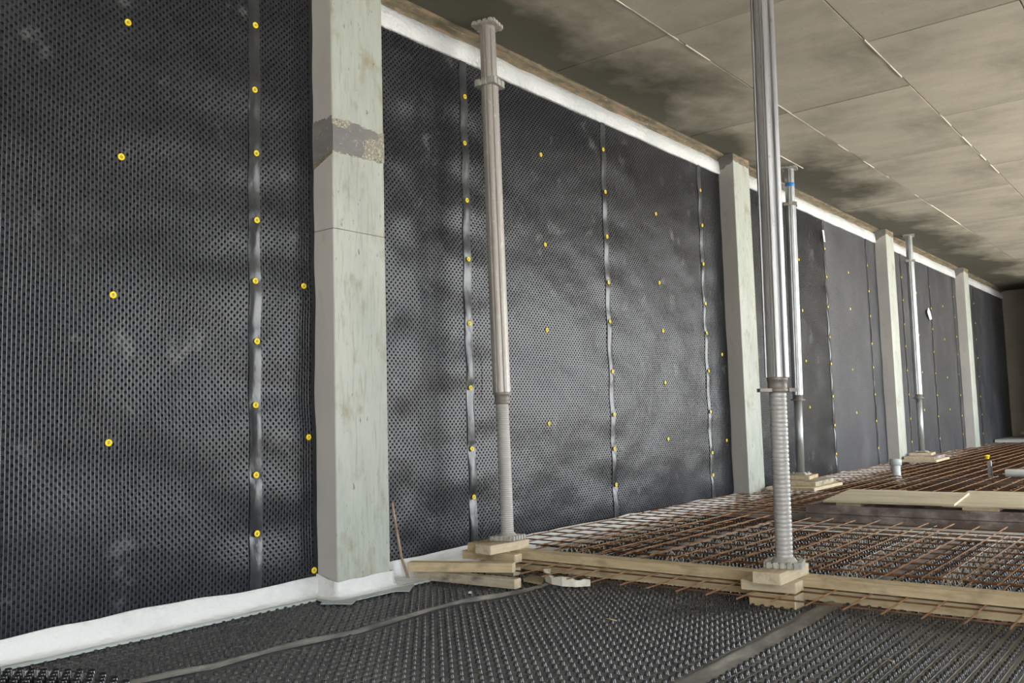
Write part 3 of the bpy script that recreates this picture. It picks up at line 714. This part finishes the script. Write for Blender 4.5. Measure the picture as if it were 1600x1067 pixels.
# long stop-end: board on the floor and batten above the bars (direction towards the wall so that w goes away from camera)
timber('form_board', (3.535, -3.4), (3.545, -.30), -.028, .045, .012, 'wood', 'tall pale board standing on the floor under the long batten', cat='board')
timber('timber_batten', (3.520, -3.4), (3.530, -.335), -.075, .040, .065, 'wood', 'long pale timber batten lying over the reinforcement bars', 'long battens')
SG = 'timber offcuts stacked under the leftmost prop'
timber('timber_offcut', (3.06, -.13), (3.105, -.70), .052, .042, .0145, 'wood_grey', 'lowest long grey timber on the floor, nearest the camera in the stack', SG)
timber('timber_offcut', (3.335, -.33), (3.350, -.50), .06, .042, .0145, 'wood_grey', 'short dark timber wedged under the upper long timber', SG)
timber('timber_offcut', (3.005, -.135), (3.225, -.595), .055, .043, .058, 'wood', 'upper long timber resting across the lower grey timber', SG)
timber('timber_offcut', (3.405, -.12), (3.415, -.455), .06, .040, .063, 'wood', 'short timber just below the block under the leftmost prop', SG)
timber('timber_offcut', (3.39, -.17), (3.385, -.29), .20, .043, .104, 'wood_y', 'small timber block tucked behind the block under the leftmost prop', SG)
timber('timber_block', (3.335, -.370), (3.625, -.385), .105, .044, .106, 'wood_pale', 'pale timber block directly under the base plate of the leftmost prop', SG)
SG = 'timber blocks stacked under the nearest prop'
timber('timber_block', (3.372, -1.667), (3.372, -1.857), .09, .052, .004, 'wood_y', 'lowest wide timber block under the nearest prop, standing on the membrane', SG)
timber('timber_block', (3.350, -1.645), (3.362, -1.862), .10, .039, .0655, 'wood_pale', 'middle timber block under the nearest prop', SG)
timber('timber_block', (3.292, -1.835), (3.585, -1.835), .115, .045, .1055, 'wood_pale', 'topmost timber block directly under the base plate of the nearest prop', SG)
SG = 'timber blocks stacked under the slim prop with blue tape'
timber('timber_block', (7.05, -.60), (7.72, -.60), .40, .0255, .1145, 'wood_pale', 'lowest thin board under the slim prop with blue tape', SG)
timber('timber_block', (7.20, -.56), (7.68, -.54), .30, .036, .1405, 'wood_grey', 'middle timber block under the slim prop with blue tape', SG)
timber('timber_block', (7.42, -.43), (7.73, -.39), .22, .028, .177, 'wood', 'topmost timber block under the slim prop with blue tape', SG)
SG = 'timber blocks stacked under the farthest prop'
timber('timber_block', (11.05, -.56), (11.80, -.53), .42, .0255, .1145, 'wood_pale', 'lowest thin board under the farthest prop', SG)
timber('timber_block', (11.15, -.52), (11.72, -.50), .34, .036, .1405, 'plank_dark', 'brownish middle block under the farthest prop', SG)
timber('timber_block', (11.35, -.44), (11.70, -.40), .25, .028, .177, 'wood', 'topmost timber block under the farthest prop', SG)
# loose bits on the membrane
mb = MB().prism([(3.265, -.622), (3.237, -.745), (3.36, -.672), (3.378, -.575)][::-1], .016, .027); tag(mb.build('plywood_offcut', 'offcut'), 'small dark square plywood offcut lying on the floor membrane', 'offcut')
def arc_piece():
    ctl = [(3.455, -.615), (3.375, -.655), (3.315, -.71), (3.275, -.775), (3.258, -.845), (3.275, -.905), (3.325, -.950)]
    pts = []
    for (a, b) in zip(ctl[:-1], ctl[1:]):
        for t in (0, .33, .66): pts.append((a[0]+(b[0]-a[0])*t, a[1]+(b[1]-a[1])*t))
    pts.append(ctl[-1]); mb = MB(); n = len(pts); V = []
    for k, (x, y) in enumerate(pts):
        a = pts[max(0, k-1)]; b = pts[min(n-1, k+1)]; d = Vector((b[0]-a[0], b[1]-a[1])).normalized(); nx, ny = -d.y, d.x
        h = .040 - .014*max(0, math.sin(k*.9))*(k > 5) - .010*(k < 2)
        for o, z in ((0, .0165), (0, .0165+h), (.020, .0165+h*.95), (.020, .0165)): V.append((x+nx*o, y+ny*o, z))
    mb.add(V, [(a*4+i, (a+1)*4+i, (a+1)*4+(i+1) % 4, a*4+(i+1) % 4) for a in range(n-1) for i in range(4)] + [(0, 1, 2, 3), tuple((n-1)*4+i for i in (3, 2, 1, 0))])
    return mb.build('ring_fragment', 'foam')
tag(arc_piece(), 'curved cream ring fragment lying in front of the long board', 'fragment')
mb = MB(); pth = [(3.045, -.10, .016), (3.030, -.070, .12), (3.018, -.052, .25), (3.000, -.044, .375)]
for p, q in zip(pth[:-1], pth[1:]): mb.cyl(p, q, .0065, 8)
tag(mb.build('wooden_stick', 'stick'), 'thin brown stick leaning on the wall beside the nearest column', 'stick')
tag(MB().prism([(2.925, -.585), (2.955, -.565), (2.96, -.575), (2.93, -.60)], .0165, .019).build('paper_scrap', 'paper'), 'tiny white scrap lying on the floor membrane', 'scrap')
tag(MB().cyl((2.83, -1.35, .018), (2.82, -1.40, .017), .002, 6).build('wood_splinter', 'wood'), 'small pale splinter in the middle of the floor membrane', 'splinter')
tag(MB().cyl((2.83, -2.335, .018), (2.79, -2.375, .018), .0017, 6).build('wood_splinter', 'wood'), 'small pale splinter on the right foreground membrane', 'splinter')
# scraps on the wall
def wallscrap(pts, label):
    mb = MB(); n = len(pts); y = -.050
    mb.add([(x, y, z) for x, z in pts]+[(x, y+.002, z) for x, z in pts], [tuple(range(n))[::-1], tuple(range(n, 2*n))]+[(i, (i+1) % n, n+(i+1) % n, n+i) for i in range(n)])
    return tag(mb.build('paper_scrap', 'paper'), label, 'scrap')
wallscrap([(13.24, 2.06), (13.31, 2.13), (13.40, 2.08), (13.47, 1.98), (13.36, 1.96)], 'torn white scrap stuck high on the far wall membrane')
wallscrap([(9.19, 2.62), (9.235, 2.62), (9.26, 2.50), (9.215, 2.50)], 'short white paper strip on a seam between second and third column')

# ------------------------------------------------------------------ reinforcement meshes, every bar its own part
def bars(parent, axis, lo, hi, poss, z, r, m, cross=None):
    L = hi-lo
    mb = MB()
    if axis == 'x': mb.cyl((0, 0, 0), (L, 0, 0), r, 6)
    else: mb.cyl((0, 0, 0), (0, L, 0), r, 6)
    first = None
    for q in poss:
        dz = random.uniform(-.0015, .0015); j = random.uniform(-.012, .012); rz = random.uniform(-.0018, .0018)
        loc = (lo+j, q, z+dz) if axis == 'x' else (q, lo+j, z+dz)
        if first is None: o = mb.build('bar', m, parent, loc); first = o.data
        else: o = link('bar', first, parent, loc)
        o.rotation_euler = (0, random.uniform(-.0012, .0012), rz)
def rebar(label, x0, x1, y0, y1, zx, px, phx, py, phy, r=.0034, over=.04):
    e = empty('rebar_mesh', (0, 0, 0), label, 'rebar mesh', 'rusty reinforcement mesh sheets')
    ys = [phx+px*k for k in range(-80, 80) if y0 < phx+px*k < y1]; xs = [phy+py*k for k in range(-160, 160) if x0 < phy+py*k < x1]
    bars(e, 'x', x0, x1, ys, zx, r, 'rust'); bars(e, 'y', y0, y1, xs, zx-2*r, r, 'rust_shaded')
    return e
rebar('bottom rusty mesh, its cut bar ends sticking out under the long batten', 3.205, 5.42, -3.35, -.17, .0615, .131, -2.09, .172, 3.30, .0034)
rebar('upper rusty mesh between the long batten and the brown plank box', 3.63, 5.32, -3.40, -.12, .118, .130, -1.208, .15, 3.70, .0036)
rebar('rusty mesh beside the wall, left of the plywood cover', 5.34, 7.19, -.86, -.07, .110, .13, -.10, .15, 5.40)
rebar('lower rusty mesh beside the wall, left of the brown plank box', 5.45, 7.19, -.84, -.20, .060, .13, -.22, .15, 5.50)
rebar('upper rusty mesh behind the plywood cover, round the capped pipe', 7.20, 11.2, -4.2, -.05, .110, .13, -.09, .15, 7.25)
rebar('lower rusty mesh behind the plywood cover', 7.20, 11.2, -4.2, -.20, .060, .13, -.22, .15, 7.30)
rebar('farthest upper rusty mesh running towards the end slab', 11.23, 17.1, -4.2, -.05, .110, .13, -.10, .15, 11.27)
rebar('farthest lower rusty mesh running towards the end slab', 11.23, 17.1, -4.2, -.20, .060, .13, -.22, .15, 11.30)
# lattice spacers carrying the upper mesh
def spacer(x0, x1, y, label, z1=.1105):
    e = empty('lattice_spacer', (x0, y, .014), label, 'spacer', 'wire lattice spacers under the upper mesh')
    L = x1-x0; h = z1-.014
    MB().cyl((0, 0, h), (L, 0, h), .0018, 5).build('top_wire', 'wire', e)
    for s in (-.035, .035):
        MB().cyl((0, s, .003), (L, s, .003), .0018, 5).build('bottom_wire', 'wire', e)
        mb = MB(); n = int(L/.05)
        for k in range(n):
            a = (k*.05, s, .003) if k % 2 == 0 else (k*.05, 0, h); b = ((k+1)*.05, 0, h) if k % 2 == 0 else ((k+1)*.05, s, .003)
            mb.cyl(a, b, .0021, 5)
        mb.build('zigzag_wire', 'wire', e)
for x0, x1, y, lab in [(3.72, 5.15, -2.30, 'wire lattice spacer nearest the right edge of the picture'), (3.75, 5.30, -1.91, 'wire lattice spacer just right of the nearest prop'),
    (3.75, 5.30, -1.58, 'wire lattice spacer behind the nearest prop'), (3.80, 5.2, -1.07, 'wire lattice spacer left of the nearest prop'), (3.78, 5.3, -.50, 'wire lattice spacer nearest the wall foot')]: spacer(x0, x1, y, lab)

# ------------------------------------------------------------------ brown plank box with plywood covers
e = empty('plank_box', (5.95, -.93, .0), 'low brown plank box standing among the reinforcement', 'formwork')
def pl(a, b, name='plank'): MB().box(a, b, 0, .004).build(name, 'plank_dark', e)
pl((0, -2.9, .012), (.035, 0, .069)); pl((.006, -2.9, .071), (.041, -.005, .128))
pl((.036, -.04, .012), (1.05, -.002, .069)); pl((.042, -.045, .071), (1.05, -.006, .128)); pl((1.05, -2.9, .012), (1.085, -.002, .069)); pl((1.05, -2.9, .071), (1.085, -.002, .128))
def slat(a, b, z0, z1, label):
    tag(MB().box((a[0], a[1], z0), (b[0], b[1], z1), 0, .003).build('wood_strip', 'wood_pale'), label, 'strip', 'packing strips under the plywood covers')
slat((5.955, -1.30), (7.03, -1.14), .129, .146, 'left packing strip between brown planks and the left plywood sheet')
slat((5.955, -2.10), (7.03, -1.90), .129, .146, 'right packing strip under the right plywood sheet')
def sheet(pts, z0, z1, label, tilt=0):
    mb = MB().prism(pts, z0, z1); tag(mb.build('plywood_sheet', 'ply'), label, 'plywood', 'plywood sheets covering the brown plank box')
sheet([(5.86, -1.09), (6.74, -.98), (6.72, -1.785), (5.90, -1.87)][::-1], .1565, .169, 'left plywood sheet covering the brown plank box')
sheet([(5.95, -1.79), (7.02, -1.72), (7.06, -3.3), (6.03, -3.3)][::-1], .147, .1560, 'right plywood sheet on the brown plank box, tucked under the left one')

# ------------------------------------------------------------------ services on the far floor
e = empty('standpipe', (9.15, -.64, .010), 'short grey capped pipe rising from the reinforcement before the third column', 'pipe')
MB().lathe([(.042, 0), (.042, .20), (.04, .205)], 20).build('pipe', 'pipe', e)
MB().lathe([(.046, .185), (.056, .187), (.056, .235), (.050, .246), (.0005, .250)], 20).build('cap', 'pipe', e)
MB().lathe([(.11, .004), (.07, .02), (.05, .045), (.048, .085), (.043, .087)], 20).build('collar', 'fleece', e)
e = empty('pipe_bracket', (8.95, -1.50, .012), 'thin upright bracket holding the pale pipe at the right edge', 'bracket')
MB().box((-.006, -.018, 0), (.006, .018, .245), 0, .002).build('post', 'galv', e)
MB().box((-.012, -.022, .0), (-.006, -.012, .20), 0, .001).build('clip', 'bracket', e)
MB().cyl((0, 0, .125), (0, -.16, .118), .008, 8).build('arm', 'bracket', e)
tag(MB().lathe([(.005, 0), (.030, .002), (.034, .01), (.034, 1.9), (.005, 1.9)], 16).build('lagged_pipe', 'lag'), 'pale lagged pipe lying over the bars at the right edge', 'pipe').location = (8.95, -1.62, .152)
bpy.data.objects['lagged_pipe'].rotation_euler = (math.radians(90), 0, 0)
e = MB().lathe([(.02, 0), (.024, .01), (.024, .045), (.034, .05), (.034, .062), (.012, .075), (.0005, .076)], 12).build('rebar_cap', 'yellow'); e.location = (11.9, -.92, .112); e.scale = (1, 1, .62)  # yellow plastic cap on a rebar
tag(e, 'small yellow plastic cap on the far reinforcement bars', 'plug')
e = empty('end_slab', (17.2, 0, 0), 'raised grey concrete slab at the far end of the room', 'slab')
MB().box((0, -6, .0), (1.8, -.045, .150), 0, .006).build('slab', 'slab', e)
MB().box((-.012, -6, .02), (0.0, -.045, .125), 0, .003).build('edge_strip', 'fleece_edge', e)
for k, (x, y0, y1, z, h) in enumerate([(18.62, -1.3, -.30, .152, .045), (18.60, -1.4, -.22, .199, .04), (18.64, -1.2, -.26, .241, .04)]):
    timber('stacked_plank', (x, y0), (x+.01, y1), -.16, h, z, 'wood', ['lowest plank of the small stack by the end wall', 'middle plank of the small stack by the end wall', 'top plank of the small stack by the end wall'][k], 'planks stacked by the end wall', cat='plank')
